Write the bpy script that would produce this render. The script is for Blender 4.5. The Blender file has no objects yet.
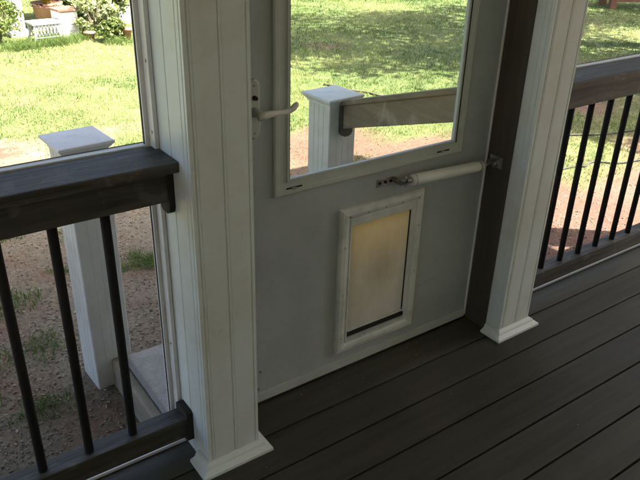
import bpy, bmesh, math, random
import numpy as np
from mathutils import Vector, Matrix
random.seed(7)
RNG = np.random.default_rng(7)
S = bpy.context.scene
COL = S.collection
R = math.radians

# ------------------------------------------------------------------ camera
CAM = Vector((-0.7881, -1.3838, 1.5345))
yaw, pitch, roll = R(-35.787), R(-27.1638), R(1.6188)
fw = Vector((-math.sin(yaw) * math.cos(pitch), math.cos(yaw) * math.cos(pitch), math.sin(pitch)))
rt = Vector((math.cos(yaw), math.sin(yaw), 0))
up = rt.cross(fw)
r2 = math.cos(roll) * rt + math.sin(roll) * up
u2 = -math.sin(roll) * rt + math.cos(roll) * up
cd = bpy.data.cameras.new('camera')
cd.sensor_width = 36
cd.lens = 688.26 * 36 / 640
cd.clip_start = 0.02
cd.clip_end = 400
cam = bpy.data.objects.new('camera', cd)
m = Matrix((r2, u2, -fw)).transposed().to_4x4()
m.translation = CAM
cam.matrix_world = m
COL.objects.link(cam)
S.camera = cam

# ------------------------------------------------------------------ light
TO_SUN = Vector((0.5, -0.40, 1.0)).normalized()
w = bpy.data.worlds.new('World')
S.world = w
w.use_nodes = True
nt = w.node_tree
sky = nt.nodes.new('ShaderNodeTexSky')
sky.sky_type = 'NISHITA'
sky.sun_disc = False
sky.dust_density = 6.0
sky.air_density = 0.8
sky.ozone_density = 0.3
sky.sun_elevation = math.asin(TO_SUN.z)
sky.sun_rotation = math.atan2(TO_SUN.x, TO_SUN.y)
nt.links.new(sky.outputs[0], nt.nodes['Background'].inputs[0])
nt.nodes['Background'].inputs[1].default_value = 0.085
sl = bpy.data.lights.new('sun', 'SUN')
sl.energy = 4.2
sl.angle = R(0.55)
sl.color = (1.0, 0.95, 0.86)
sun = bpy.data.objects.new('sun', sl)
sun.rotation_euler = TO_SUN.to_track_quat('Z', 'Y').to_euler()
sun.location = (3, -3, 8)
COL.objects.link(sun)
S.view_settings.view_transform = 'Standard'
S.view_settings.look = 'None'
S.view_settings.gamma = 1
S.view_settings.use_curve_mapping = False
S.view_settings.exposure = 3.05
S.cycles.max_bounces = 10
S.cycles.diffuse_bounces = 6
S.cycles.transparent_max_bounces = 12
S.cycles.use_denoising = True
S.cycles.sample_clamp_indirect = 6


# ------------------------------------------------------------------ helpers
def tag(o, label=None, cat=None, group=None, kind=None):
    if label: o['label'] = label
    if cat: o['category'] = cat
    if group: o['group'] = group
    if kind: o['kind'] = kind
    return o


def thing(name, label, cat, loc=(0, 0, 0), rz=0, group=None):
    o = bpy.data.objects.new(name, None)
    o.empty_display_size = 0.05
    COL.objects.link(o)
    o.location = loc
    o.rotation_euler = (0, 0, rz)
    return tag(o, label, cat, group)


def obj(name, bm, mat, parent=None, smooth=False):
    me = bpy.data.meshes.new(name)
    bmesh.ops.recalc_face_normals(bm, faces=bm.faces)
    bm.to_mesh(me)
    bm.free()
    me.materials.append(mat)
    if smooth:
        for p in me.polygons: p.use_smooth = True
    o = bpy.data.objects.new(name, me)
    COL.objects.link(o)
    if parent: o.parent = parent
    return o


def box(bm, x0, x1, y0, y1, z0, z1, bev=0.0, M=None, seg=2):
    t = bmesh.new()
    bmesh.ops.create_cube(t, size=1)
    for v in t.verts:
        v.co = Vector(((x0 + x1) / 2 + v.co.x * (x1 - x0), (y0 + y1) / 2 + v.co.y * (y1 - y0), (z0 + z1) / 2 + v.co.z * (z1 - z0)))
    if bev: bmesh.ops.bevel(t, geom=t.edges[:], offset=bev, segments=seg, profile=0.6, affect='EDGES')
    if M: bmesh.ops.transform(t, matrix=M, verts=t.verts)
    me = bpy.data.meshes.new('tmp')
    t.to_mesh(me)
    t.free()
    bm.from_mesh(me)
    bpy.data.meshes.remove(me)
    return bm


def bx(*a, **k):
    return box(bmesh.new(), *a, **k)


def tube(bm, pts, rad, seg=12, cap=True):
    """swept round tube through pts, rad a number or a list"""
    pts = [Vector(p) for p in pts]
    n = len(pts)
    rads = rad if isinstance(rad, (list, tuple)) else [rad] * n
    rings = []
    ref = None
    for i, p in enumerate(pts):
        d = (pts[min(i + 1, n - 1)] - pts[max(i - 1, 0)]).normalized()
        if ref is None:
            ref = d.orthogonal().normalized()
        ref = (ref - d * ref.dot(d)).normalized()
        b = d.cross(ref)
        rings.append([bm.verts.new(p + rads[i] * (ref * math.cos(a) + b * math.sin(a))) for a in (2 * math.pi * k / seg for k in range(seg))])
    for i in range(n - 1):
        for k in range(seg):
            f = bm.faces.new((rings[i][k], rings[i][(k + 1) % seg], rings[i + 1][(k + 1) % seg], rings[i + 1][k]))
            f.smooth = True
    if cap:
        bm.faces.new(rings[0][::-1])
        bm.faces.new(rings[-1])
    return bm


def prism(bm, prof, axis, a, b):
    """closed profile (list of 2-tuples) extruded along axis from a to b"""
    def P(p, t):
        return {'x': (t, p[0], p[1]), 'y': (p[0], t, p[1]), 'z': (p[0], p[1], t)}[axis]
    A = [bm.verts.new(P(p, a)) for p in prof]
    B = [bm.verts.new(P(p, b)) for p in prof]
    n = len(prof)
    for i in range(n):
        bm.faces.new((A[i], A[(i + 1) % n], B[(i + 1) % n], B[i]))
    bm.faces.new(A[::-1])
    bm.faces.new(B)
    return bm


def np_mesh(name, verts, faces, mat, parent=None, colors=None, attr='tint'):
    """verts (N,3), faces (M,k) all same size"""
    me = bpy.data.meshes.new(name)
    nv, nf, k = len(verts), len(faces), faces.shape[1]
    me.vertices.add(nv)
    me.vertices.foreach_set('co', np.asarray(verts, np.float32).ravel())
    me.loops.add(nf * k)
    me.loops.foreach_set('vertex_index', np.asarray(faces, np.int32).ravel())
    me.polygons.add(nf)
    me.polygons.foreach_set('loop_start', np.arange(0, nf * k, k, dtype=np.int32))
    me.update(calc_edges=True)
    if colors is not None:
        a = me.attributes.new(attr, 'FLOAT', 'POINT')
        a.data.foreach_set('value', np.asarray(colors, np.float32))
    me.materials.append(mat)
    o = bpy.data.objects.new(name, me)
    COL.objects.link(o)
    if parent: o.parent = parent
    return o


# value noise shared by ground tint and by where grass grows
_G = np.random.default_rng(3).random((128, 128))


def vnoise(x, y, s):
    x = x * s + 40; y = y * s + 40
    xi = np.floor(x).astype(int); yi = np.floor(y).astype(int)
    fx = x - xi; fy = y - yi
    fx = fx * fx * (3 - 2 * fx); fy = fy * fy * (3 - 2 * fy)
    g = lambda a, b: _G[a % 128, b % 128]
    return (g(xi, yi) * (1 - fx) + g(xi + 1, yi) * fx) * (1 - fy) + (g(xi, yi + 1) * (1 - fx) + g(xi + 1, yi + 1) * fx) * fy


def fbm(x, y, s, o=4):
    r = 0; a = 0.5; t = 0
    for i in range(o):
        r = r + a * vnoise(x + 7.3 * i, y - 3.1 * i, s * 2 ** i); t += a; a *= 0.55
    return r / t


# ------------------------------------------------------------------ materials
def new_mat(name):
    mt = bpy.data.materials.new(name)
    mt.use_nodes = True
    n = mt.node_tree
    return mt, n, n.nodes['Principled BSDF'], n.links.new


def node(n, typ, **kw):
    q = n.nodes.new(typ)
    for k, v in kw.items():
        if k in q.inputs: q.inputs[k].default_value = v
        else: setattr(q, k, v)
    return q


def coords(n, scale=(1, 1, 1), kind='Object'):
    tc = n.nodes.new('ShaderNodeTexCoord')
    mp = n.nodes.new('ShaderNodeMapping')
    mp.inputs['Scale'].default_value = scale
    n.links.new(tc.outputs[kind], mp.inputs[0])
    return mp.outputs[0]


def ramp(n, src, stops):
    r = n.nodes.new('ShaderNodeValToRGB')
    el = r.color_ramp.elements
    while len(el) < len(stops): el.new(0.5)
    for e, (p, c) in zip(el, stops):
        e.position = p
        e.color = (*c, 1)
    n.links.new(src, r.inputs[0])
    return r.outputs[0]


def bump(n, src, bsdf, strength, dist=0.002):
    b = n.nodes.new('ShaderNodeBump')
    b.inputs['Strength'].default_value = strength
    b.inputs['Distance'].default_value = dist
    n.links.new(src, b.inputs['Height'])
    n.links.new(b.outputs[0], bsdf.inputs['Normal'])


def painted(name, col, rough=0.45, dirt=0.06, scale=6.0, grime=None, bmp=0.08, fine=220):
    mt, n, b, L = new_mat(name)
    t = node(n, 'ShaderNodeTexNoise', Scale=scale, Detail=6.0, Roughness=0.65)
    L(coords(n), t.inputs['Vector'])
    g = grime or tuple(c * (1 - dirt * 3) for c in col)
    c = ramp(n, t.outputs[0], [(0.32, g), (0.55, tuple(x * (1 - dirt * .4) for x in col)), (0.75, col)])
    f = node(n, 'ShaderNodeTexNoise', Scale=scale * 9, Detail=5.0, Roughness=0.7)
    L(coords(n), f.inputs['Vector'])
    sp = ramp(n, f.outputs[0], [(0.62, (1, 1, 1)), (0.78, (0.80, 0.77, 0.70))])
    mx = node(n, 'ShaderNodeMixRGB', blend_type='MULTIPLY')
    mx.inputs[0].default_value = 0.7
    L(c, mx.inputs[1]); L(sp, mx.inputs[2])
    L(mx.outputs[0], b.inputs['Base Color'])
    r = n.nodes.new('ShaderNodeMapRange')
    r.inputs[3].default_value = rough - 0.08
    r.inputs[4].default_value = rough + 0.15
    L(t.outputs[0], r.inputs[0])
    L(r.outputs[0], b.inputs['Roughness'])
    h = node(n, 'ShaderNodeTexNoise', Scale=fine, Detail=2.0)
    L(coords(n), h.inputs['Vector'])
    bump(n, h.outputs[0], b, bmp, 0.001)
    return mt


def composite(name, c0, c1, axis='x', boards=None, rough=0.5, bmp=0.35, spec=0.4, fine=26):
    """wood-plastic board with streaky embossed grain along one axis"""
    mt, n, b, L = new_mat(name)
    sc = {'x': (fine / 16, fine, fine), 'y': (fine, fine / 16, fine), 'z': (fine, fine, fine / 16)}[axis]
    src = coords(n, sc)
    if boards:
        tc = n.nodes.new('ShaderNodeTexCoord')
        sep = n.nodes.new('ShaderNodeSeparateXYZ')
        L(tc.outputs['Object'], sep.inputs[0])
        s1 = node(n, 'ShaderNodeMath', operation='SUBTRACT'); s1.inputs[1].default_value = boards[0]
        L(sep.outputs[1], s1.inputs[0])
        s2 = node(n, 'ShaderNodeMath', operation='DIVIDE'); s2.inputs[1].default_value = boards[1]
        L(s1.outputs[0], s2.inputs[0])
        s3 = node(n, 'ShaderNodeMath', operation='FLOOR')
        L(s2.outputs[0], s3.inputs[0])
        wn = node(n, 'ShaderNodeTexWhiteNoise', noise_dimensions='1D')
        L(s3.outputs[0], wn.inputs['W'])
        va = node(n, 'ShaderNodeVectorMath', operation='MULTIPLY_ADD')
        L(wn.outputs['Color'], va.inputs[0])
        va.inputs[1].default_value = (40, 7, 7)
        L(src, va.inputs[2])
        src = va.outputs[0]
    t = node(n, 'ShaderNodeTexNoise', Scale=1.0, Detail=7.0, Roughness=0.62, Distortion=0.6)
    L(src, t.inputs['Vector'])
    c = ramp(n, t.outputs[0], [(0.3, c0), (0.7, c1)])
    big = node(n, 'ShaderNodeTexNoise', Scale=2.4, Detail=5.0, Roughness=0.6)
    L(coords(n), big.inputs['Vector'])
    bc = ramp(n, big.outputs[0], [(0.3, (0.72, 0.72, 0.74)), (0.7, (1.18, 1.16, 1.12))])
    mx = node(n, 'ShaderNodeMixRGB', blend_type='MULTIPLY'); mx.inputs[0].default_value = 1
    L(c, mx.inputs[1]); L(bc, mx.inputs[2])
    out = mx.outputs[0]
    if boards:
        br = n.nodes.new('ShaderNodeMapRange'); br.inputs[3].default_value = 0.78; br.inputs[4].default_value = 1.24
        L(wn.outputs['Value'], br.inputs[0])
        m2 = node(n, 'ShaderNodeVectorMath', operation='SCALE')
        L(out, m2.inputs[0]); L(br.outputs[0], m2.inputs['Scale'])
        out = m2.outputs[0]
    # pale dust specks
    d = node(n, 'ShaderNodeTexNoise', Scale=75.0, Detail=3.0, Roughness=0.8)
    L(coords(n), d.inputs['Vector'])
    dm = ramp(n, d.outputs[0], [(0.68, (0, 0, 0)), (0.80, (0.35, 0.35, 0.35))])
    m3 = node(n, 'ShaderNodeMixRGB')
    m3.inputs[2].default_value = (0.22, 0.21, 0.18, 1)
    L(dm, m3.inputs[0]); L(out, m3.inputs[1])
    L(m3.outputs[0], b.inputs['Base Color'])
    r = n.nodes.new('ShaderNodeMapRange'); r.inputs[3].default_value = rough - 0.1; r.inputs[4].default_value = rough + 0.22
    L(big.outputs[0], r.inputs[0]); L(r.outputs[0], b.inputs['Roughness'])
    b.inputs['Specular IOR Level'].default_value = spec
    bump(n, t.outputs[0], b, bmp, 0.003)
    return mt


WHITE = painted('white_vinyl', (0.65, 0.725, 0.735), 0.42, 0.045, 3.0, grime=(0.56, 0.58, 0.53))
WHITE_OUT = painted('white_stair_vinyl', (0.70, 0.70, 0.67), 0.45, 0.08, 4.0)
CAPM = painted('white_cap_plastic', (0.80, 0.80, 0.79), 0.5, 0.05, 14.0, bmp=0.9, fine=110)
DOORM = painted('door_grey_paint', (0.44, 0.50, 0.53), 0.38, 0.07, 2.6, bmp=0.12)
def scuffs(mt, col, amount):
    n = mt.node_tree; b = n.nodes['Principled BSDF']; L = n.links.new
    src = b.inputs['Base Color'].links[0].from_socket
    a_ = node(n, 'ShaderNodeTexNoise', Scale=1.0, Detail=7.0, Roughness=0.7, Distortion=1.6); L(coords(n, (7, 7, 30)), a_.inputs['Vector'])
    b_ = node(n, 'ShaderNodeTexNoise', Scale=3.0, Detail=3.0); L(coords(n), b_.inputs['Vector'])
    mu = node(n, 'ShaderNodeMath', operation='MULTIPLY'); L(ramp(n, a_.outputs[0], [(0.56, (0, 0, 0)), (0.70, (1, 1, 1))]), mu.inputs[0]); L(ramp(n, b_.outputs[0], [(0.45, (0, 0, 0)), (0.65, (1, 1, 1))]), mu.inputs[1])
    sc = node(n, 'ShaderNodeMath', operation='MULTIPLY'); L(mu.outputs[0], sc.inputs[0]); sc.inputs[1].default_value = amount
    mx = node(n, 'ShaderNodeMixRGB'); L(sc.outputs[0], mx.inputs[0]); L(src, mx.inputs[1]); mx.inputs[2].default_value = (*col, 1)
    L(mx.outputs[0], b.inputs['Base Color'])


scuffs(DOORM, (0.20, 0.19, 0.16), 0.35)
scuffs(WHITE, (0.34, 0.31, 0.25), 0.30)
DOORF = painted('door_frame_paint', (0.52, 0.58, 0.57), 0.35, 0.06, 5.0)
PETF = painted('pet_door_plastic', (0.70, 0.755, 0.755), 0.4, 0.10, 9.0)
ALU = painted('white_aluminium', (0.75, 0.76, 0.76), 0.3, 0.06, 8.0)
CLOSER = painted('closer_enamel', (0.70, 0.76, 0.78), 0.28, 0.04, 10.0)
RAILM = composite('rail_composite', (0.024, 0.023, 0.019), (0.095, 0.093, 0.079), 'x', rough=0.50, bmp=1.0, spec=0.35, fine=52)
RAILY = composite('stair_rail_composite', (0.17, 0.130, 0.080), (0.30, 0.235, 0.155), 'y', rough=0.6)
def wear_and_dapple(mt, col, amount, scale):
    n = mt.node_tree; b = n.nodes['Principled BSDF']; L = n.links.new
    src = b.inputs['Base Color'].links[0].from_socket
    a_ = node(n, 'ShaderNodeTexNoise', Scale=scale, Detail=5.0, Roughness=0.6, Distortion=.4); L(coords(n), a_.inputs['Vector'])
    f = ramp(n, a_.outputs[0], [(0.56, (0, 0, 0)), (0.64, (amount,) * 3)])
    mx = node(n, 'ShaderNodeMixRGB'); L(f, mx.inputs[0]); L(src, mx.inputs[1]); mx.inputs[2].default_value = (*col, 1)
    L(mx.outputs[0], b.inputs['Base Color'])


wear_and_dapple(RAILY, (0.45, 0.40, 0.30), 0.5, 6.5)  # sunlit dapples on the stair handrail, painted in as pale blotches
wear_and_dapple(RAILM, (0.17, 0.165, 0.145), 0.35, 14.0)
DECKM = composite('deck_composite', (0.037, 0.0375, 0.028), (0.068, 0.0685, 0.053), 'x', boards=(0.0307, 0.1429), rough=0.55, spec=0.35)
JAMBM = composite('jamb_brown_board', (0.052, 0.044, 0.033), (0.088, 0.076, 0.058), 'z', rough=0.6)
BLACK = painted('black_powder_coat', (0.005, 0.004, 0.0035), 0.8, 0.05, 20.0)
BRACK = painted('dark_plastic_bracket', (0.016, 0.014, 0.012), 0.85, 0.05, 20.0)
METAL, _n, _b, _L = new_mat('zinc_metal')
_b.inputs['Metallic'].default_value = 1; _b.inputs['Roughness'].default_value = 0.35
_t = node(_n, 'ShaderNodeTexNoise', Scale=40.0, Detail=4.0); _L(coords(_n), _t.inputs['Vector'])
_L(ramp(_n, _t.outputs[0], [(0.3, (0.35, 0.34, 0.32)), (0.7, (0.62, 0.61, 0.58))]), _b.inputs['Base Color'])


def mat_glass():
    mt, n, b, L = new_mat('window_glass')
    out = n.nodes['Material Output']
    n.nodes.remove(b)
    tr = node(n, 'ShaderNodeBsdfTransparent'); tr.inputs[0].default_value = (0.90, 0.93, 0.90, 1)
    gl = node(n, 'ShaderNodeBsdfGlossy', Roughness=0.02)
    df = node(n, 'ShaderNodeBsdfDiffuse'); df.inputs[0].default_value = (0.6, 0.6, 0.58, 1)
    lw = node(n, 'ShaderNodeLayerWeight', Blend=0.5)
    pw_ = node(n, 'ShaderNodeMath', operation='POWER'); L(lw.outputs['Facing'], pw_.inputs[0]); pw_.inputs[1].default_value = 5.0
    fr = node(n, 'ShaderNodeMath', operation='MULTIPLY_ADD'); L(pw_.outputs[0], fr.inputs[0]); fr.inputs[1].default_value = 0.8; fr.inputs[2].default_value = 0.04
    m1 = node(n, 'ShaderNodeMixShader'); L(fr.outputs[0], m1.inputs[0]); L(tr.outputs[0], m1.inputs[1]); L(gl.outputs[0], m1.inputs[2])
    t = node(n, 'ShaderNodeTexNoise', Scale=7.0, Detail=6.0, Roughness=0.7); L(coords(n), t.inputs['Vector'])
    rr = n.nodes.new('ShaderNodeMapRange'); rr.inputs[1].default_value = 0.45; rr.inputs[2].default_value = 0.8; rr.inputs[3].default_value = 0.005; rr.inputs[4].default_value = 0.07
    L(t.outputs[0], rr.inputs[0])
    m2 = node(n, 'ShaderNodeMixShader'); L(rr.outputs[0], m2.inputs[0]); L(m1.outputs[0], m2.inputs[1]); L(df.outputs[0], m2.inputs[2])
    L(m2.outputs[0], out.inputs[0])
    return mt


def mat_screen():
    mt, n, b, L = new_mat('insect_screen')
    out = n.nodes['Material Output']
    n.nodes.remove(b)
    tr = node(n, 'ShaderNodeBsdfTransparent')
    df = node(n, 'ShaderNodeBsdfDiffuse'); df.inputs[0].default_value = (0.30, 0.30, 0.29, 1)
    t = node(n, 'ShaderNodeTexNoise', Scale=3.0, Detail=4.0); L(coords(n), t.inputs['Vector'])
    rr = n.nodes.new('ShaderNodeMapRange'); rr.inputs[3].default_value = 0.08; rr.inputs[4].default_value = 0.16
    L(t.outputs[0], rr.inputs[0])
    m2 = node(n, 'ShaderNodeMixShader'); L(rr.outputs[0], m2.inputs[0]); L(tr.outputs[0], m2.inputs[1]); L(df.outputs[0], m2.inputs[2])
    L(m2.outputs[0], out.inputs[0])
    return mt


def mat_flap():
    mt, n, b, L = new_mat('pet_flap_vinyl')
    out = n.nodes['Material Output']
    t = node(n, 'ShaderNodeTexNoise', Scale=6.0, Detail=6.0, Roughness=0.7); L(coords(n), t.inputs['Vector'])
    c = ramp(n, t.outputs[0], [(0.3, (0.40, 0.31, 0.17)), (0.6, (0.46, 0.365, 0.215)), (0.8, (0.51, 0.415, 0.26))])
    # flap colour runs from amber at the top to greyer towards the foot
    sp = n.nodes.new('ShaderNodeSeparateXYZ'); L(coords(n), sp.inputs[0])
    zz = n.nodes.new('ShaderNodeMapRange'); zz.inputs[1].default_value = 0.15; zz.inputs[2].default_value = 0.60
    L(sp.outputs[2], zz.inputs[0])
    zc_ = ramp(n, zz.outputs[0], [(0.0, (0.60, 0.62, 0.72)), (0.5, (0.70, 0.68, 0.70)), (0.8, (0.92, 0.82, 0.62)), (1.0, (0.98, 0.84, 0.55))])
    st = node(n, 'ShaderNodeTexNoise', Scale=1.0, Detail=6.0, Roughness=0.75, Distortion=1.0); L(coords(n, (60, 60, 5)), st.inputs['Vector'])
    stc = ramp(n, st.outputs[0], [(0.38, (0.95, 0.945, 0.93)), (0.60, (1, 1, 1))])
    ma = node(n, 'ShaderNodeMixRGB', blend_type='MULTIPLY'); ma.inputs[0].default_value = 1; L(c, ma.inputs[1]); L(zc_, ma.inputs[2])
    mb = node(n, 'ShaderNodeMixRGB', blend_type='MULTIPLY'); mb.inputs[0].default_value = 1; L(ma.outputs[0], mb.inputs[1]); L(stc, mb.inputs[2])
    c = mb.outputs[0]
    # nose smudge in the middle of the flap
    mp = coords(n)
    dv = node(n, 'ShaderNodeVectorMath', operation='DISTANCE'); L(mp, dv.inputs[0]); dv.inputs[1].default_value = (0.605, 0.165, 0.37)
    add = node(n, 'ShaderNodeMath', operation='MULTIPLY_ADD'); L(t.outputs[0], add.inputs[0]); add.inputs[1].default_value = 0.085; L(dv.outputs['Value'], add.inputs[2])
    sm = ramp(n, add.outputs[0], [(0.07, (0.80, 0.76, 0.70)), (0.14, (1, 1, 1))])
    mx = node(n, 'ShaderNodeMixRGB', blend_type='MULTIPLY'); mx.inputs[0].default_value = 0.8
    L(c, mx.inputs[1]); L(sm, mx.inputs[2])
    tl = node(n, 'ShaderNodeBsdfTranslucent'); L(mx.outputs[0], tl.inputs[0])
    L(mx.outputs[0], b.inputs['Base Color']); b.inputs['Roughness'].default_value = 0.3
    m2 = node(n, 'ShaderNodeMixShader'); m2.inputs[0].default_value = 0.8
    L(b.outputs[0], m2.inputs[1]); L(tl.outputs[0], m2.inputs[2])
    L(m2.outputs[0], out.inputs[0])
    return mt


def mat_leaf(name, c0, c1, c2, trans=0.35, rough=0.5):
    mt, n, b, L = new_mat(name)
    out = n.nodes['Material Output']
    at = node(n, 'ShaderNodeAttribute', attribute_name='tint')
    c = ramp(n, at.outputs['Fac'], [(0.0, c0), (0.5, c1), (1.0, c2)])
    L(c, b.inputs['Base Color']); b.inputs['Roughness'].default_value = rough
    tl = node(n, 'ShaderNodeBsdfTranslucent'); L(c, tl.inputs[0])
    m2 = node(n, 'ShaderNodeMixShader'); m2.inputs[0].default_value = trans
    L(b.outputs[0], m2.inputs[1]); L(tl.outputs[0], m2.inputs[2])
    L(m2.outputs[0], out.inputs[0])
    return mt


def mat_ground():
    mt, n, b, L = new_mat('yard_soil')
    at = node(n, 'ShaderNodeAttribute', attribute_name='tint')
    v = coords(n)
    t = node(n, 'ShaderNodeTexNoise', Scale=1.3, Detail=8.0, Roughness=0.7); L(v, t.inputs['Vector'])
    soil = ramp(n, t.outputs[0], [(0.34, (0.16, 0.075, 0.045)), (0.43, (0.19, 0.138, 0.088)), (0.54, (0.21, 0.178, 0.122)), (0.8, (0.30, 0.265, 0.19))])
    sx_ = n.nodes.new('ShaderNodeSeparateXYZ'); L(v, sx_.inputs[0])
    cx2 = node(n, 'ShaderNodeMath', operation='MULTIPLY_ADD'); L(t.outputs[0], cx2.inputs[0]); cx2.inputs[1].default_value = 1.2; L(sx_.outputs[0], cx2.inputs[2])
    cm = n.nodes.new('ShaderNodeMapRange'); cm.inputs[1].default_value = 1.9; cm.inputs[2].default_value = 3.0; L(cx2.outputs[0], cm.inputs[0])
    clay = ramp(n, t.outputs[0], [(0.3, (0.12, 0.060, 0.038)), (0.6, (0.165, 0.092, 0.062)), (0.8, (0.20, 0.13, 0.09))])
    mc = node(n, 'ShaderNodeMixRGB'); L(cm.outputs[0], mc.inputs[0]); L(soil, mc.inputs[1]); L(clay, mc.inputs[2])
    soil = mc.outputs[0]
    g = node(n, 'ShaderNodeTexNoise', Scale=5.0, Detail=6.0, Roughness=0.75); L(v, g.inputs['Vector'])
    turf = ramp(n, g.outputs[0], [(0.3, (0.065, 0.095, 0.022)), (0.55, (0.12, 0.15, 0.04)), (0.75, (0.22, 0.21, 0.09))])
    mx = node(n, 'ShaderNodeMixRGB'); L(at.outputs['Fac'], mx.inputs[0]); L(soil, mx.inputs[1]); L(turf, mx.inputs[2])
    vo = node(n, 'ShaderNodeTexVoronoi', Scale=70.0); L(v, vo.inputs['Vector'])
    gr = ramp(n, vo.outputs['Color'], [(0.1, (0.62, 0.6, 0.58)), (0.9, (1.25, 1.22, 1.2))])
    m2 = node(n, 'ShaderNodeMixRGB', blend_type='MULTIPLY'); m2.inputs[0].default_value = 0.8
    L(mx.outputs[0], m2.inputs[1]); L(gr, m2.inputs[2])
    L(m2.outputs[0], b.inputs['Base Color']); b.inputs['Roughness'].default_value = 0.95
    f = node(n, 'ShaderNodeTexNoise', Scale=45.0, Detail=6.0, Roughness=0.8); L(v, f.inputs['Vector'])
    bump(n, f.outputs[0], b, 0.9, 0.02)
    return mt


def mat_concrete():
    mt, n, b, L = new_mat('concrete')
    v = coords(n)
    t = node(n, 'ShaderNodeTexNoise', Scale=9.0, Detail=9.0, Roughness=0.75); L(v, t.inputs['Vector'])
    c = ramp(n, t.outputs[0], [(0.3, (0.25, 0.235, 0.21)), (0.55, (0.37, 0.355, 0.33)), (0.75, (0.46, 0.44, 0.41))])
    vo = node(n, 'ShaderNodeTexNoise', Scale=160.0, Detail=3.0, Roughness=0.8); L(v, vo.inputs['Vector'])
    gr = ramp(n, vo.outputs[0], [(0.3, (0.7, 0.7, 0.7)), (0.6, (1.1, 1.1, 1.1))])
    m2 = node(n, 'ShaderNodeMixRGB', blend_type='MULTIPLY'); m2.inputs[0].default_value = 0.8
    L(c, m2.inputs[1]); L(gr, m2.inputs[2])
    L(m2.outputs[0], b.inputs['Base Color']); b.inputs['Roughness'].default_value = 0.9
    bump(n, vo.outputs[0], b, 0.7, 0.006)
    return mt


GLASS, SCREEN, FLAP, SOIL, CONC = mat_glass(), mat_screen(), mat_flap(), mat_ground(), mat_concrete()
GRASSM = mat_leaf('grass_blades', (0.060, 0.115, 0.018), (0.125, 0.180, 0.030), (0.38, 0.37, 0.15), 0.4, 0.6)
LEAF_D = mat_leaf('leaf_dark_green', (0.022, 0.050, 0.014), (0.04, 0.085, 0.02), (0.075, 0.13, 0.03))
LEAF_Y = mat_leaf('leaf_yellow_green', (0.06, 0.10, 0.02), (0.12, 0.17, 0.035), (0.24, 0.27, 0.08))
LEAF_G = mat_leaf('leaf_golden', (0.30, 0.24, 0.02), (0.42, 0.34, 0.03), (0.50, 0.30, 0.03))
LEAF_P = mat_leaf('leaf_pale_flowers', (0.14, 0.19, 0.07), (0.28, 0.33, 0.12), (0.62, 0.63, 0.42))
BARK = composite('tree_bark', (0.06, 0.045, 0.032), (0.14, 0.11, 0.085), 'z', rough=0.9, bmp=1.0)
CHIP = mat_leaf('mulch_chips', (0.09, 0.072, 0.052), (0.19, 0.16, 0.12), (0.42, 0.37, 0.29), 0.0, 0.9)
TERRA = painted('terracotta', (0.40, 0.21, 0.14), 0.8, 0.10, 7.0)
REDWOOD = composite('red_brown_timber', (0.16, 0.07, 0.045), (0.27, 0.13, 0.085), 'z', rough=0.8)
HOSE = painted('grey_hose_rubber', (0.045, 0.045, 0.04), 0.8, 0.1, 12.0)
STUCCO = painted('house_siding_paint', (0.66, 0.61, 0.51), 0.7, 0.05, 2.0)
CEIL = painted('ceiling_paint', (0.78, 0.75, 0.68), 0.7, 0.05, 2.0)
SHING = painted('roof_shingle', (0.10, 0.095, 0.09), 0.9, 0.2, 9.0)
STAIN = painted('dark_panel', (0.05, 0.06, 0.10), 0.5, 0.1, 9.0)

GZ = -0.40
W_, D_, PD = 0.1657, 1.0724, 0.200
DOORY = 0.178

# ------------------------------------------------------------------ ground
def grass_mask(x, y):
    """0 bare soil, 1 thick turf"""
    f = fbm(x, y, 0.55, 5)
    g = (f - 0.40) * 5.5
    edge = np.clip((y - 2.7 - 0.25 * np.maximum(0, 2.0 - x)) / 1.1, -1.6, 1.0)      # worn bare by the porch
    right = np.minimum(np.clip((x - 4.2) / .9, -1.2, .5), np.clip((y - 1.75) / .5, -1.2, .5))
    e = np.where(x > 2.6, np.where(y > 2.9, edge, np.maximum(right, edge * .5 - .6)), edge)
    trodden = .55 * np.clip((fbm(x + 3, y + 5, .9, 4) - .52) * 7, 0, 1) * (x < 3.2) + 0.9 * np.exp(-((x - 0.2) ** 2 / 0.8 + (y - 4.1) ** 2 / 0.5)) + 1.0 * np.exp(-((x - 2.5) ** 2 / 0.5 + (y - 3.3) ** 2 / 0.25)) \
        + 0.8 * np.exp(-((x - 2.1) ** 2 / 0.08 + (y - 3.0) ** 2 / .3)) + 0.7 * np.exp(-((x - 4.9) ** 2 / 0.35 + (y - 6.2) ** 2 / .12)) \
        + 0.35 * np.exp(-((x - 10.6) ** 2 / 1.2 + (y - 5.9) ** 2 / .5))
    return np.clip(g + e * 1.3 + 0.35 - trodden * 2.2, 0, 1)


def ground_z(x, y):
    near = np.clip((np.hypot(x - .5, y - .8) - 1.6) / 3, 0, 1)
    return GZ + (fbm(x, y, 0.35, 3) - 0.5) * 0.16 * near + (fbm(x, y, 3.1, 2) - 0.5) * 0.022


xs = np.concatenate([np.linspace(-160, -6, 12)[:-1], np.linspace(-6, 16, 221), np.linspace(16, 160, 12)[1:]])
ys = np.concatenate([np.linspace(-160, -6, 12)[:-1], np.linspace(-6, 16, 221), np.linspace(16, 200, 12)[1:]])
X, Y = np.meshgrid(xs, ys, indexing='ij')
Z = ground_z(X, Y)
Z = np.where((X > -4.6) & (X < 4.6) & (Y < 0.15), GZ - .02, Z)
nx, ny = X.shape
idx = np.arange(nx * ny).reshape(nx, ny)
F = np.stack([idx[:-1, :-1], idx[1:, :-1], idx[1:, 1:], idx[:-1, 1:]], -1).reshape(-1, 4)
go = np_mesh('ground', np.stack([X, Y, Z], -1).reshape(-1, 3), F, SOIL, colors=grass_mask(X, Y).ravel())
tag(go, kind='structure')
go.data.shade_smooth()


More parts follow.
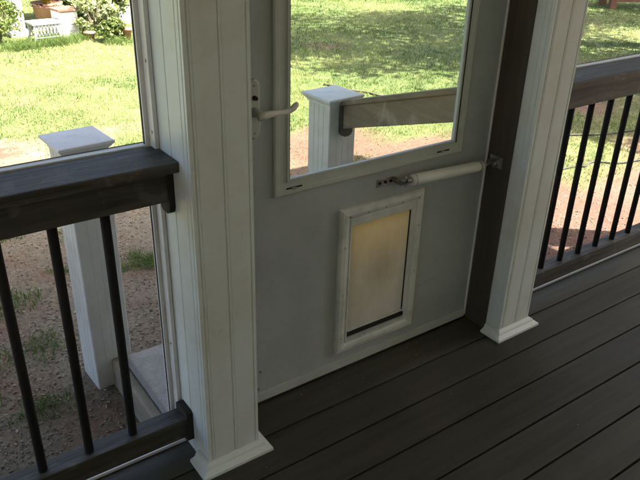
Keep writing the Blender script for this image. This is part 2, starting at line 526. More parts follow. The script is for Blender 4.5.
def in_view(x, y, margin=0.08):
    d = np.stack([x - CAM.x, y - CAM.y, np.full_like(x, GZ - CAM.z)], -1)
    a = d @ np.array(r2); b = d @ np.array(u2); c = d @ np.array(fw)
    return (c > 0) & (np.abs(a / c) < 320 / 688 + margin) & (np.abs(b / c) < 240 / 688 + margin)


def blades(x, y, h, wd, lean=0.5):
    n = len(x)
    z = ground_z(x, y) - 0.004
    a = RNG.random(n) * 2 * np.pi
    la = RNG.random(n) * 2 * np.pi
    ll = h * lean * RNG.random(n)
    base = np.stack([x, y, z], -1)
    side = np.stack([np.cos(a), np.sin(a), np.zeros(n)], -1) * (wd / 2)[:, None]
    mid = base + np.stack([np.cos(la) * ll * .35, np.sin(la) * ll * .35, h * .6], -1)
    tip = base + np.stack([np.cos(la) * ll, np.sin(la) * ll, h * (1 - .25 * (ll / h))], -1)
    V = np.stack([base - side, base + side, mid + side * .8, mid - side * .8, tip + side * .12, tip - side * .12], 1).reshape(-1, 3)
    k = np.arange(n)[:, None] * 6
    Fc = np.concatenate([k + [0, 1, 2, 3], k + [3, 2, 4, 5]], 0)
    return V, Fc


# turf: many thin blades, thinner with distance, everywhere the turf mask grows
xs_, ys_, hs_, ws_, ts_ = [], [], [], [], []
for (rmin, rmax, dens, hh, ww) in ((2, 5.2, 5200, 0.026, 0.0036), (5.2, 8.5, 3600, 0.030, 0.0050), (8.5, 18, 1600, 0.036, 0.008)):
    n = int(18 * 16 * dens)
    px = RNG.uniform(-2, 16, n); py = RNG.uniform(0.5, 16, n)
    d = np.hypot(px - CAM.x, py - CAM.y)
    keep = (d > rmin) & (d < rmax) & in_view(px, py)
    px, py = px[keep], py[keep]
    keep = RNG.random(len(px)) < grass_mask(px, py) ** 0.8 * np.clip((fbm(px, py, 6, 3) - .2) * 2.2, .1, 1)
    px, py = px[keep], py[keep]
    keep = ~((px < 1.25) & (py < 1.3)) & ((px > 3.2) | (py > 1.5))
    px, py = px[keep], py[keep]
    xs_.append(px); ys_.append(py)
    hs_.append(hh * (0.5 + 0.9 * RNG.random(len(px))) * (0.5 + fbm(px, py, 2.2, 3)))
    ws_.append(np.full(len(px), ww) * (0.7 + .6 * RNG.random(len(px))))
    dry = fbm(px + 9, py, 0.9, 4)
    ts_.append(np.clip((dry - .40) * 3.2 + .25 + RNG.normal(0, .20, len(px)), 0, 1))
px, py, ph, pw, pt = map(np.concatenate, (xs_, ys_, hs_, ws_, ts_))
V, Fc = blades(px, py, ph, pw, 1.3)
g = np_mesh('grass', V, Fc, GRASSM, colors=np.repeat(pt, 6))
tag(g, 'patchy sunlit lawn grass spreading over the yard', 'grass', kind='stuff')

# mulch and gravel chips over the worn soil
n = 170000
px = RNG.uniform(-1.8, 5.2, n); py = RNG.uniform(0.28, 4.6, n)
k = in_view(px, py) & (RNG.random(n) < np.clip(1.15 - grass_mask(px, py), 0, 1) * np.clip(1.5 - 0.42 * py, .10, 1) * np.clip(1.3 - .5 * np.maximum(0, px - 1), .05, 1))
k &= ~((px > -.08) & (px < 1.16) & (py < .96))
px, py = px[k], py[k]
n = len(px)
sz = 0.0020 + 0.0060 * RNG.random(n) ** 3
ax = RNG.normal(size=(n, 3)); ax[:, 2] *= .35; ax /= np.linalg.norm(ax, axis=1)[:, None]
bx_ = np.cross(ax, RNG.normal(size=(n, 3))); bx_ /= np.linalg.norm(bx_, axis=1)[:, None]
cx_ = np.cross(ax, bx_)
c = np.stack([px, py, ground_z(px, py) + sz * .35], -1)
e = [1.5, .75, .45]
V = np.stack([c + ax * (sz * e[0])[:, None], c - ax * (sz * e[0])[:, None], c + bx_ * (sz * e[1])[:, None], c - bx_ * (sz * e[1])[:, None], c + cx_ * (sz * e[2])[:, None], c - cx_ * (sz * e[2])[:, None]], 1).reshape(-1, 3)
tri = np.array([[0, 2, 4], [2, 1, 4], [1, 3, 4], [3, 0, 4], [2, 0, 5], [1, 2, 5], [3, 1, 5], [0, 3, 5]])
Fc = (np.arange(n)[:, None, None] * 6 + tri[None]).reshape(-1, 3)
g = np_mesh('gravel', V, Fc, CHIP, colors=np.repeat(RNG.random(n) ** 1.3, 6))
tag(g, 'loose grey brown gravel and mulch chips beside the porch steps', 'gravel', kind='stuff')


# weeds on the bare soil
def weed(x, y, r, n, label):
    a = RNG.random(n) * 2 * np.pi; q = r * RNG.random(n) ** .7
    wx, wy = x + q * np.cos(a) * 1.25 * (1 + .4 * np.sin(3 * a + x * 9)), y + q * np.sin(a) * (1 + .4 * np.cos(2 * a + y * 7))
    V, Fc = blades(wx, wy, r * (0.14 + .36 * RNG.random(n)) * (1.0 if y < 5 else 1.8), 0.0025 + .0035 * RNG.random(n), 1.9)
    base = np.array([x, y, GZ])
    o = np_mesh('weed', V - base, Fc, GRASSM, colors=np.repeat(np.clip(RNG.normal(.22, .2, n), 0, 1), 6))
    o.location = base
    tag(o, label, 'weed', 'weeds on the bare soil')


weed(0.43, 1.97, 0.13, 700, 'green grass tuft beside the white left porch post, seen below the rail')
weed(-0.02, 2.15, 0.07, 200, 'small weed just behind the tall white stair post')
weed(0.02, 1.62, 0.06, 160, 'tiny weed at the far end of the concrete step')
weed(-0.45, 1.95, 0.17, 600, 'wide low weed between the left balusters, nearest the white stair post')
weed(-0.62, 1.45, 0.15, 420, 'flat dull weed low in the left railing gap')
weed(-0.28, 2.75, 0.14, 420, 'weed tuft farthest out under the left rail')
weed(-0.55, 2.35, 0.16, 380, 'broad thin weed patch in the red soil near the far left of the railing')
weed(-0.78, 1.75, 0.14, 300, 'sparse weed at the extreme left edge of the soil')
weed(-0.30, 1.45, 0.10, 260, 'faint weed close to the left side of the white stair post')
weed(-0.70, 1.15, 0.12, 260, 'faint weed at the left frame edge, low between the balusters')
weed(-0.50, 3.05, 0.22, 500, 'thin grassy patch where the lawn starts beyond the left railing')
weed(0.22, 2.55, 0.12, 260, 'thin weed on the soil directly beyond the bigger green tuft')
weed(1.72, 8.12, 0.20, 900, 'long unmown grass in front of the low white garden table')
weed(2.02, 8.25, 0.15, 600, 'long unmown grass at the foot of the white drawer box')
weed(2.42, 7.80, 0.14, 600, 'long unmown grass in front of the pale flowering bush')
weed(1.25, 8.05, 0.20, 700, 'long unmown grass at the far left below the bright bush')
weed(-0.42, 1.05, 0.10, 260, 'little weed near the foot of the white stair post')


# ------------------------------------------------------------------ deck
bm = bmesh.new()
B, Y0 = 0.1429, 0.0307
yy = Y0 + 2 * B
while yy > -3.05:
    g = 0.0036
    y1, y0 = min(yy - g, 0.262), max(yy - B + g, -3.05)
    if y1 - y0 > 0.01:
        box(bm, -4.3, 4.3, y0, y1, -0.026, 0.0, 0.0022)
    yy -= B
deck = tag(obj('deck', bm, DECKM), kind='structure')
bm = bx(-4.3, 4.3, -3.05, 0.235, -0.09, -0.032)
box(bm, -4.3, 4.3, 0.237, 0.262, -0.33, -0.030, 0.003)
tag(obj('deck_base', bm, JAMBM), kind='structure')


# grit and crumbs swept against the wall line and caught along the boards
n = 900
gx = RNG.uniform(-1.2, 2.6, n); gy = np.where(RNG.random(n) < .5, .17 - np.abs(RNG.normal(0, .05, n)), RNG.uniform(-1.1, .12, n))
sz = .0007 + .0016 * RNG.random(n) ** 3
k = ~((gx > -W_ - .04) & (gx < .04) & (gy > -.04)) & ~((gx > D_ - .04) & (gx < D_ + W_ + .04) & (gy > -.04))
gx, gy, sz = gx[k], gy[k], sz[k]
n = len(gx)
ax = RNG.normal(size=(n, 3)); ax[:, 2] *= .2; ax /= np.linalg.norm(ax, axis=1)[:, None]
b2 = np.cross(ax, RNG.normal(size=(n, 3))); b2 /= np.linalg.norm(b2, axis=1)[:, None]
c2 = np.cross(ax, b2)
c = np.stack([gx, gy, sz * .5], -1)
V = np.stack([c + ax * (sz * 1.8)[:, None], c - ax * (sz * 1.8)[:, None], c + b2 * sz[:, None], c - b2 * sz[:, None], c + c2 * (sz * .6)[:, None], c - c2 * (sz * .6)[:, None]], 1).reshape(-1, 3)
Fc = (np.arange(n)[:, None, None] * 6 + tri[None]).reshape(-1, 3)
g = np_mesh('grit', V, Fc, CHIP, colors=np.repeat(RNG.random(n), 6))
tag(g, 'fine grit and crumbs scattered on the dark deck boards', 'grit', kind='stuff')


# ------------------------------------------------------------------ porch posts
def post_profile(w, d):
    """closed outline with bead grooves on the front (y=0) and both sides; x from 0 to w, y from 0 to d"""
    def side(L, gs):
        pts = [(0.0, 0.0)]
        for gpos, gw, gd in gs:
            pts += [(gpos - gw, 0), (gpos - gw * .35, gd), (gpos + gw * .35, gd), (gpos + gw, 0)]
        return pts
    fg = [(0.013, .0030, .0026), (0.0205, .0018, .0012), (w * .52, .0030, .0026), (w * .52 + .0080, .0014, .0008), (w - .010, .0028, .0024)]
    sg = [(0.012, .0026, .0024), (0.032, .0022, .0018), (0.104, .0026, .0024)]
    P = []
    P += [(p, q) for p, q in side(w, fg)]                                         # front, left to right
    P += [(w - q, p) for p, q in side(d, sg)]                                     # right side
    P += [(w - p, d - q) for p, q in side(w, fg)]
    sg2 = [(d - a, b_, c_) for a, b_, c_ in sg[::-1]]
    P += [(q, d - p) for p, q in side(d, sg2)]
    return P


def porch_post(x0, label, h=2.35):
    t = thing('porch_post', label, 'porch post', (x0, 0, 0), 0, 'white beaded posts of the screened porch')
    bm = prism(bmesh.new(), post_profile(W_, PD), 'z', 0.0, h)
    obj('post_sleeve', bm, WHITE, t)
    # base trim: stacked plate, cove and bead, swept round the post
    prof = [(0.0325, 0.0), (0.0335, 0.002), (0.0325, 0.0105), (0.0255, 0.0125), (0.0165, 0.0170), (0.0145, 0.0215), (0.0155, 0.0240), (0.0120, 0.0290), (0.0045, 0.0325), (-0.003, 0.0335)]
    bm = bmesh.new()
    rings = []
    for o_, z in prof:
        rings.append([bm.verts.new((xx, yy_, z + 0.0004)) for xx, yy_ in ((-o_, -o_), (W_ + o_, -o_), (W_ + o_, 0.062), (-o_, 0.062))])
    for i in range(len(rings) - 1):
        for k in range(4):
            bm.faces.new((rings[i][k], rings[i][(k + 1) % 4], rings[i + 1][(k + 1) % 4], rings[i + 1][k]))
    bm.faces.new(rings[0][::-1]); bm.faces.new(rings[-1])
    obj('base_trim', bm, WHITE, t)
    return t


porch_post(-W_, 'nearest white beadboard porch post, left of the grey door')
porch_post(D_, 'white beadboard porch post right of the door beside the brown jamb')
porch_post(-W_ - 2.6, 'white porch post at the far left end of the left railing')
porch_post(D_ + W_ + 2.4, 'white porch post at the far right end of the right railing')


# ------------------------------------------------------------------ railings
def railing(x0, x1, first, step, label, brk):
    """first/step: baluster centres"""
    t = thing('porch_railing', label, 'railing', (0, 0, 0), 0, 'dark railings of the screened porch')
    L = lambda *a, **k: bx(*a, **k)
    obj('cap_rail', L(x0, x1, 0.0611, 0.2028, 0.9168, 0.9442, 0.004), RAILM, t)
    obj('top_rail', L(x0 + .001, x1 - .001, 0.108, 0.156, 0.8255, 0.9163, 0.003), RAILM, t)
    obj('bottom_rail', L(x0 + .001, x1 - .001, 0.101, 0.163, 0.062, 0.130, 0.003), RAILM, t)
    x = first
    lo, hi = (x0 + .03, x1 - .03)
    while lo < x < hi:
        bm = tube(bmesh.new(), [(x, .132, .120), (x, .132, .84)], 0.0122, 14)
        obj('baluster', bm, BLACK, t)
        x += step
    for xx, s in ((x0, 1), (x1, -1)):
        # upper bracket: a dark cup whose rounded lip hangs below the top rail
        bm = bmesh.new()
        pr = [(0.101, .914), (0.101, .812), (0.106, .798), (0.118, .790), (0.146, .790), (0.158, .798), (0.163, .812), (0.163, .914)]
        prism(bm, pr, 'x', xx + s * .0005, xx + s * .016)
        obj('bracket', bm, BRACK, t)
        bm = bmesh.new()
        pr = [(0.094, .150), (0.094, .052), (0.104, .042), (0.158, .042), (0.170, .052), (0.170, .146), (0.158, .155), (0.104, .155)]
        prism(bm, pr, 'x', xx + s * .0005, xx + s * .020)
        obj('bracket', bm, BRACK, t)
    return t


railing(-W_ - 2.434, -W_, -0.3364, -0.1250, 'dark brown railing with black balusters left of the near white post', 0)
railing(D_ + W_, D_ + W_ + 2.4, 1.3287, 0.1250, 'dark railing with black balusters right of the door, partly sunlit behind', 0)


# ------------------------------------------------------------------ screens
def screen(x0, x1, label):
    t = thing('screen_panel', label, 'insect screen', (0, 0, 0), 0, 'insect screens of the porch')
    bm = bx(x0, x1, 0.150, 0.199, 0.0006, 0.010, 0.001)
    box(bm, x0, x1, 0.203, 0.226, 0.0006, 0.030, 0.001)
    obj('bottom_track', bm, ALU, t)
    bm = bx(x0 + .001, x1 - .001, 0.2035, 0.2290, 0.931, 0.9475, 0.0015)
    obj('middle_bar', bm, ALU, t)
    obj('spline', bx(x0, x1, 0.2268, 0.2286, 0.9477, 0.9492, 0.0004), BRACK, t)
    for a, s in ((x0, 1), (x1, -1)):
        bm = bmesh.new()
        c = sorted((a + s * .001, a + s * .012))
        box(bm, c[0], c[1], 0.172, 0.226, 0.031, 2.28, 0.001)
        c = sorted((a + s * .012, a + s * .023))
        box(bm, c[0], c[1], 0.2045, 0.2265, 0.031, 2.28, 0.001)
        obj('side_channel', bm, ALU, t)
        c = sorted((a + s * .0232, a + s * .0245))
        obj('spline', bx(c[0], c[1], 0.212, 0.219, 0.031, 2.28, 0.001), BRACK, t)
        for zz in (0.35, 0.985, 1.16, 1.6):
            bm = tube(bmesh.new(), [(a + s * .0125, .185, zz), (a + s * .0150, .185, zz)], [.004, .003], 10)
            obj('screw', bm, METAL, t)
    obj('top_bar', bx(x0, x1, 0.2035, 0.2265, 2.281, 2.31, .001), ALU, t)
    bm = bmesh.new()
    v = [bm.verts.new(p) for p in ((x0 + .03, .2155, .03), (x1 - .03, .2155, .03), (x1 - .03, .2155, 2.28), (x0 + .03, .2155, 2.28))]
    bm.faces.new(v)
    obj('screen_mesh', bm, SCREEN, t)


screen(-W_ - 2.434, -W_, 'insect screen in white channels behind the left railing')
screen(D_ + W_, D_ + W_ + 2.4, 'insect screen in white channels behind the right railing')

# ------------------------------------------------------------------ door jamb
t = thing('door_jamb', 'dark brown wooden jamb board between the grey door and the right white post', 'door jamb', (D_, 0, 0))
obj('jamb_board', bx(-0.0055, -0.0005, 0.067, 0.24, 0.0008, 2.2, 0.001), JAMBM, t)
obj('stop_strip', bx(-0.017, -0.006, 0.206, 0.238, 0.0008, 2.2, 0.0015), JAMBM, t)
t = thing('door_jamb', 'brown jamb board hidden behind the near white post, on the latch side of the door', 'door jamb', (0, 0, 0))
obj('jamb_board', bx(0.0005, 0.0055, 0.067, 0.24, 0.0008, 2.2, 0.001), JAMBM, t)
t = thing('door_header', 'brown board above the grey door', 'door header', (0, 0, 0))
obj('header_board', bx(0.006, D_ - 0.006, 0.12, 0.24, 2.06, 2.2, 0.002), JAMBM, t)
tag(obj('threshold', bx(0.008, D_ - 0.008, 0.186, 0.262, 0.0006, 0.012, 0.002), ALU), 'pale metal threshold strip under the grey door', 'threshold')

# ------------------------------------------------------------------ storm door
door = thing('storm_door', 'grey storm door with large window, pet door and white closer between two white posts', 'door', (0, 0, 0))
DY0, DY1 = DOORY, DOORY + 0.032
dx0, dx1 = 0.010, 1.062
wx0, wx1, wz0, wz1 = 0.2155, 0.8901, 0.774, 1.88
qx0, qx1, qz0, qz1 = 0.4536, 0.722, 0.1336, 0.5693
bm = bmesh.new()
hx0, hx1, hz0, hz1 = wx0 - .045, wx1 + .030, wz0 - .037, wz1 + .038
box(bm, dx0, dx1, DY0, DY1, 0.014, qz0)
box(bm, dx0, qx0, DY0, DY1, qz0, qz1)
box(bm, qx1, dx1, DY0, DY1, qz0, qz1)
box(bm, dx0, dx1, DY0, DY1, qz1, hz0)
box(bm, dx0, hx0, DY0, DY1, hz0, hz1)
box(bm, hx1, dx1, DY0, DY1, hz0, hz1)
box(bm, dx0, dx1, DY0, DY1, hz1, 2.05)
bmesh.ops.remove_doubles(bm, verts=bm.verts, dist=1e-5)
obj('door_panel', bm, DOORM, door)
# thin edge trims on the door: hinge rail and latch stile lips, sweep at the foot
bm = bx(dx1 - .0012, dx1 + .0045, DY0 - .006, DY0 + .020, 0.014, 2.05, 0.001)
obj('hinge_rail', bm, ALU, door)
bm = bx(dx0, dx1 - .002, DY0 - .0045, DY0 - .0002, 0.006, 0.042, 0.001)
obj('door_sweep', bm, DOORF, door)
for xx, zz in ((0.115, 0.125), (0.105, .058)):
    obj('screw', tube(bmesh.new(), [(xx, DY0 - .0005, zz), (xx, DY0 - .0065, zz)], [.0035, .0025], 10), METAL, door)


def ring_frame(bm, x0, x1, z0, z1, prof):
    """picture frame: prof is a list of (inset from the outer edge, y)"""
    rings = [[bm.verts.new(p) for p in ((x0 + i, y, z0 + i), (x1 - i, y, z0 + i), (x1 - i, y, z1 - i), (x0 + i, y, z1 - i))] for i, y in prof]
    for a in range(len(rings)):
        A, B_ = rings[a], rings[(a + 1) % len(rings)]
        for k in range(4):
            bm.faces.new((A[k], A[(k + 1) % 4], B_[(k + 1) % 4], B_[k]))
    return bm


fx0, fx1, fz0, fz1 = 0.164, 0.926, 0.731, 1.925
e = wx0 - fx0
wf = obj('window_frame', ring_frame(bmesh.new(), fx0, fx1, fz0, fz1, [(0, DY0 - .0003), (0.001, DY0 - .008), (.006, DY0 - .0105), (.018, DY0 - .0105), (.020, DY0 - .008), (e - .010, DY0 - .008), (e - .008, DY0 - .0125), (e - .001, DY0 - .0125), (e, DY0 - .010), (e, DY0 + .0005), (e - .006, DY0 + .0012), (e - .006, DY0 - .0003)]), DOORF, door)
bm = bmesh.new()
box(bm, wx0 - .002, wx1 + .002, DY0 - .0035, DY0 - .0010, wz0 - .002, wz1 + .002)
obj('glass_pane', bm, GLASS, wf)
gk = obj('gasket', ring_frame(bmesh.new(), wx0 - .001, wx1 + .001, wz0 - .001, wz1 + .001, [(0, DY0 - .0098), (.0040, DY0 - .0085), (.0040, DY0 - .0040), (0, DY0 - .0040)]), BRACK, wf)
for a, b_, zz in ((0.206, 0.262, .7505), (0.805, 0.862, .7505)):
    bm = bx(a, b_, DY0 - .0095, DY0 - .0075, zz - .004, zz + .004, .0015)
    obj('vent_slot', bm, BRACK, wf)
    k = bx(a + .018, a + .034, DY0 - .0125, DY0 - .0094, zz - .003, zz + .003, .001)
    obj('slide_latch', k, METAL, wf)

# pet door
pd = obj('pet_door', ring_frame(bmesh.new(), 0.4087, 0.7632, 0.079, 0.633, [(0, DY0 - .0003), (.001, DY0 - .010), (.006, DY0 - .0165), (.020, DY0 - .0185), (.030, DY0 - .0165), (.0350, DY0 - .012), (.0385, DY0 - .011), (.0400, DY0 - .0145), (.0440, DY0 - .0145), (.0449, DY0 - .010), (.0449, DY0 + .034), (.041, DY0 + .034), (.041, DY0 - .0003)]), PETF, door)
# deeper header and foot strips: the frame opening is wider than the flap is tall
bm = bx(qx0 + .0003, qx1 - .0003, DY0 - .012, DY0 + .030, qz1 - .002, 0.5882, .001)
obj('flap_header', bm, PETF, pd)
for k in range(5):
    xx = 0.443 + k * (0.735 - 0.443) / 4 * (1 if k else 1)
    obj('screw', tube(bmesh.new(), [(xx, DY0 - .0155, .607), (xx, DY0 - .0195, .607)], [.0042, .003], 10), METAL, pd)
for xx in (0.4275, .7445):
    for zz in (.32, .145, .50):
        obj('screw', tube(bmesh.new(), [(xx, DY0 - .0155, zz), (xx, DY0 - .0195, zz)], [.0042, .003], 10), METAL, pd)
# flap: a slightly bowed vinyl sheet
bm = bmesh.new()
nx_, nz_ = 14, 20
fl = [[None] * (nz_ + 1) for _ in range(nx_ + 1)]
fx_a, fx_b, fz_a, fz_b = qx0 + .004, qx1 - .0045, qz0 + .017, qz1 + .002
for i in range(nx_ + 1):
    for j in range(nz_ + 1):
        u, v_ = i / nx_, j / nz_
        bow = 0.004 * math.sin(math.pi * u) * math.sin(math.pi * v_) + .0015 * math.sin(5 * u + 3 * v_)
        fl[i][j] = bm.verts.new((fx_a + (fx_b - fx_a) * u, DY0 + .004 - bow, fz_a + (fz_b - fz_a) * v_))
for i in range(nx_):
    for j in range(nz_):
        bm.faces.new((fl[i][j], fl[i + 1][j], fl[i + 1][j + 1], fl[i][j + 1])).smooth = True
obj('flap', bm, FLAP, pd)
obj('magnet_strip', bx(fx_a, fx_b, DY0 - .008, DY0 + .008, qz0 + .0008, qz0 + .0160, .001), BRACK, pd)
obj('flap_rim', bx(fx_a, fx_b, DY0 - .0030, DY0 + .0005, qz0 + .0165, qz0 + .024, .0008), PETF, pd)
for xx in (qx0 + .0012, qx1 - .0042):
    obj('side_seal', bx(xx, xx + .0030, DY0 - .0090, DY0 + .006, qz0 + .004, qz1, .0005), ALU, pd)
obj('side_gap', bx(qx1 - .0075, qx1 - .0043, DY0 - .001, DY0 + .003, qz0 + .016, qz1 - .003, .0005), BRACK, pd)

# latch handle
hd = obj('latch_plate', bmesh.new(), DOORF, door)
bm = bmesh.new()
pr = []
for k in range(24):
    a = 2 * math.pi * k / 24
    cxp, czp = 0.0175 * math.cos(a), math.sin(a)
    z_ = 0.062 * (1 if czp > 0 else -1) + 0.0205 * czp
    pr.append((cxp * (1 + .12 * math.cos(2 * a)), z_))
A = [bm.verts.new((0.104 + p[0], DY0 - .0005, 1.003 + p[1])) for p in pr]
Bv = [bm.verts.new((0.104 + p[0], DY0 - .006, 1.003 + p[1])) for p in pr]
Cv = [bm.verts.new((0.104 + p[0] * .72, DY0 - .0115, 1.003 + p[1] * .94)) for p in pr]
for a_, b_ in ((A, Bv), (Bv, Cv)):
    for k in range(24):
        bm.faces.new((a_[k], a_[(k + 1) % 24], b_[(k + 1) % 24], b_[k])).smooth = True
bm.faces.new(Cv)
bm.to_mesh(hd.data); bm.free()
bm = bmesh.new()
tube(bm, [(.104, DY0 - .010, .997), (.104, DY0 - .030, .997), (.104, DY0 - .044, .997)], [.0135, .011, .0115], 16)
obj('spindle', bm, DOORF, hd, True)
bm = bmesh.new()
lp = [(0.094, -.046, .995), (.110, -.050, .996), (.130, -.051, .9985), (.150, -.051, .998), (.170, -.050, .9965), (.188, -.049, .998), (.202, -.048, 1.003), (.2125, -.047, 1.011), (.2170, -.047, 1.016)]
tube(bm, [(p[0], DY0 + p[1], p[2]) for p in lp], [.011, .0115, .0088, .0075, .0072, .0080, .0088, .0080, .004], 14)
obj('lever', bm, ALU, hd, True)
obj('lock_button', tube(bmesh.new(), [(.104, DY0 - .011, 1.036), (.104, DY0 - .022, 1.036)], [.0065, .0055], 12), BRACK, hd)
for zz in (1.068, .938):
    obj('screw', tube(bmesh.new(), [(.104, DY0 - .0105, zz), (.104, DY0 - .0135, zz)], [.004, .003], 10), METAL, hd)

# pneumatic closer
cl = thing('closer_tmp', 'x', 'x')
bpy.data.objects.remove(cl)
P0, P1 = Vector((.668, .138, .6925)), Vector((.992, .130, .6800))
dr = (P1 - P0).normalized()
bm = bmesh.new()
tube(bm, [P0, P0 + dr * .003, P0 + dr * .010, P1 - dr * .010, P1 - dr * .003, P1], [.0145, .0175, .0190, .0190, .0175, .0135], 24)
clo = obj('door_closer', bm, CLOSER, door)
bm = bmesh.new()
tube(bm, [P0 - dr * .018, P0 + dr * .001], [.0075, .010], 14)
tube(bm, [P0 + dr * .012, P0 + dr * .016], .0194, 24)
tube(bm, [P1 - dr * .020, P1 - dr * .014], .0194, 24)
obj('end_collar', bm, METAL, clo)
obj('rod', tube(bmesh.new(), [P1 - dr * .002, P1 + dr * .052], .0040, 12), METAL, clo)
# door bracket: plate on the door, ears and cross pin, two plate screws
bm = bx(.556, .652, DY0 - .0030, DY0 - .0004, .676, .704, .001)
box(bm, .625, .655, DY0 - .042, DY0 - .0028, .6990, .7020, .0008)
box(bm, .625, .655, DY0 - .042, DY0 - .0028, .6800, .6830, .0008)
tube(bm, [(.646, DY0 - .036, .674), (.646, DY0 - .036, .709)], .0035, 10)
obj('bracket', bm, METAL, clo)
for xx in (.566, .590, .612):
    obj('screw', tube(bmesh.new(), [(xx, DY0 - .0028, .690), (xx, DY0 - .0075, .690)], [.0055, .004], 10), BLACK, clo)
jb = thing('closer_bracket', 'small metal hinge bracket screwed on the brown jamb, holding the closer rod', 'bracket', (D_ - .006, .13, .68))
bm = bx(-.0028, -.0003, -.028, .030, -.020, .022, .0008)
box(bm, -.030, -.0026, -.013, -.0105, -.012, .012, .0008)
box(bm, -.030, -.0026, .0105, .013, -.012, .012, .0008)
obj('bracket_plate', bm, METAL, jb)
for yy_, zz in ((-.020, .014), (-.020, -.012), (.022, .014), (.022, -.012)):
    obj('screw', tube(bmesh.new(), [(-.0026, yy_, zz), (-.0070, yy_, zz)], [.0048, .0035], 10), METAL, jb)
obj('pin', tube(bmesh.new(), [(-.022, -.019, .0), (-.022, .019, .0)], .0034, 10), METAL, jb)

# ------------------------------------------------------------------ steps, stair posts, handrail
bm = bmesh.new()
box(bm, -0.075, 1.17, 0.30, 0.955, -0.47, -0.215, 0.012, seg=3)
tag(obj('concrete_step', bm, CONC), 'pale concrete step block outside the door', 'step')
bm = bx(-0.118, -0.078, 0.33, 1.16, -0.46, -0.268, 0.006)
tag(obj('edging_board', bm, painted('weathered_plank', (0.30, 0.26, 0.19), 0.85, 0.15, 8.0)), 'weathered tan board edging the left side of the concrete step', 'edging board')


def stair_post(x0, y0, rz, top, label):
    t = thing('stair_post', label, 'stair post', (x0, y0, GZ), rz, 'capped white posts of the yard steps')
    h = top - GZ
    wv = 0.160
    pts = []
    for s in range(4):
        for gpos in (0.0,):
            pass
        seg = [(0.004, 0)]
        for gp in (0.045, 0.080, 0.115):
            seg += [(gp - .0022, 0), (gp, .0013), (gp + .0022, 0)]
        seg += [(wv - .004, 0)]
        for p, q in seg:
            pts.append([(p, q), (wv - q, p), (wv - p, wv - q), (q, wv - p)][s])
    obj('post_body', prism(bmesh.new(), pts, 'z', -0.03, h - .040), WHITE_OUT, t)
    bm = bmesh.new()
    o_ = 0.024
    pr = [(0.003, h - .052), (0.004, h - .044), (.013, h - .034), (.019, h - .026), (o_, h - .022), (o_ + .001, h - .016), (o_, h - .012), (.02, h - .0105), (.018, h - .0100)]
    rings = [[bm.verts.new((a, b_, z)) for a, b_ in ((-o, -o), (wv + o, -o), (wv + o, wv + o), (-o, wv + o))] for o, z in pr]
    for i in range(len(rings) - 1):
        for k in range(4):
            bm.faces.new((rings[i][k], rings[i][(k + 1) % 4], rings[i + 1][(k + 1) % 4], rings[i + 1][k]))
    bm.faces.new(rings[0][::-1])
    tip = bm.verts.new((wv / 2, wv / 2, h - .004))
    for k in range(4): bm.faces.new((rings[-1][k], rings[-1][(k + 1) % 4], tip))
    obj('post_cap', bm, CAPM, t)


stair_post(-0.186, 1.028, R(3.5), 0.700, 'white capped post on the soil, left of the concrete step, seen behind the left railing')
stair_post(1.018, 1.072, R(3.5), 0.695, 'white capped post seen through the door window, carrying the brown handrail')

hr = thing('stair_handrail', 'brown handrail with painted sun dapples, sloping from the porch down to the capped white post', 'handrail', (1.10, 1.07, 0))
ya, yb = 0.205 - 1.07, 0.0
za, zb = 0.942, 0.668
sl_ = (zb - za) / (yb - ya)
def rail_part(name, x0, x1, t0, t1, y0, y1, mat=RAILY):
    bm = bmesh.new()
    f = lambda y: zb + sl_ * y
    V = [bm.verts.new((x, y, f(y) + t)) for x in (x0, x1) for y in (y0, y1) for t in (t0, t1)]
    for q in ((0, 1, 3, 2), (4, 5, 7, 6), (0, 1, 5, 4), (2, 3, 7, 6), (0, 2, 6, 4), (1, 3, 7, 5)): bm.faces.new([V[i] for i in q])
    bmesh.ops.recalc_face_normals(bm, faces=bm.faces)
    bmesh.ops.bevel(bm, geom=bm.edges[:], offset=.003, segments=2, affect='EDGES')
    return obj(name, bm, mat, hr)
rail_part('cap_board', -.034, .060, -.022, 0, ya, yb - .002)
rail_part('side_board', -.022, .030, -.132, -.0225, ya, yb - .002)
bm = bmesh.new()
pr = [(-.030, -.146), (-.022, -.160), (-.008, -.167), (.012, -.167), (.028, -.160), (.036, -.146), (.036, -.004), (-.030, -.004)]
prism(bm, [(a, b_ + zb) for a, b_ in pr], 'y', -.020, -.0005)
obj('bracket', bm, painted('weathered_dark_bracket', (0.05, 0.043, 0.034), 0.6, .1, 10.), hr)


# ------------------------------------------------------------------ house and porch roof
hs = thing('house', 'house wall with beige siding behind the porch', 'house', (0, -3.06, 0))
obj('wall', bx(-7, 7.5, -.25, -.004, GZ, 4.3), STUCCO, hs)
bm = bmesh.new()
for k in range(26):
    z = 0.02 + k * .15
    prism(bm, [(-.0035, z), (.018, z), (.004, z + .148), (-.0035, z + .148)], 'x', -7, 7.5)
obj('siding', bm, STUCCO, hs)
rf = thing('porch_roof', 'roof covering the screened porch, with an unseen eave drawn out to shade the steps', 'roof', (0, 0, 0))
bm = bmesh.new()
XR, YE = 4.02, 1.58  # unseen right end and long eave, shaped for where their shade falls
prism(bm, [(-3.06, 3.16), (-3.06, 3.05), (YE, 2.50), (YE, 2.60)], 'x', -4.6, XR)
obj('roof_deck', bm, SHING, rf)
bm = bmesh.new()
prism(bm, [(-3.055, 2.405), (-3.055, 2.42), (0.30, 2.42), (0.30, 2.405)], 'x', -4.55, XR - .05)
obj('ceiling', bm, CEIL, rf)
bm = bx(-4.5, XR - .06, 0.02, 0.19, 2.352, 2.404, .002)
obj('beam', bm, WHITE, rf)

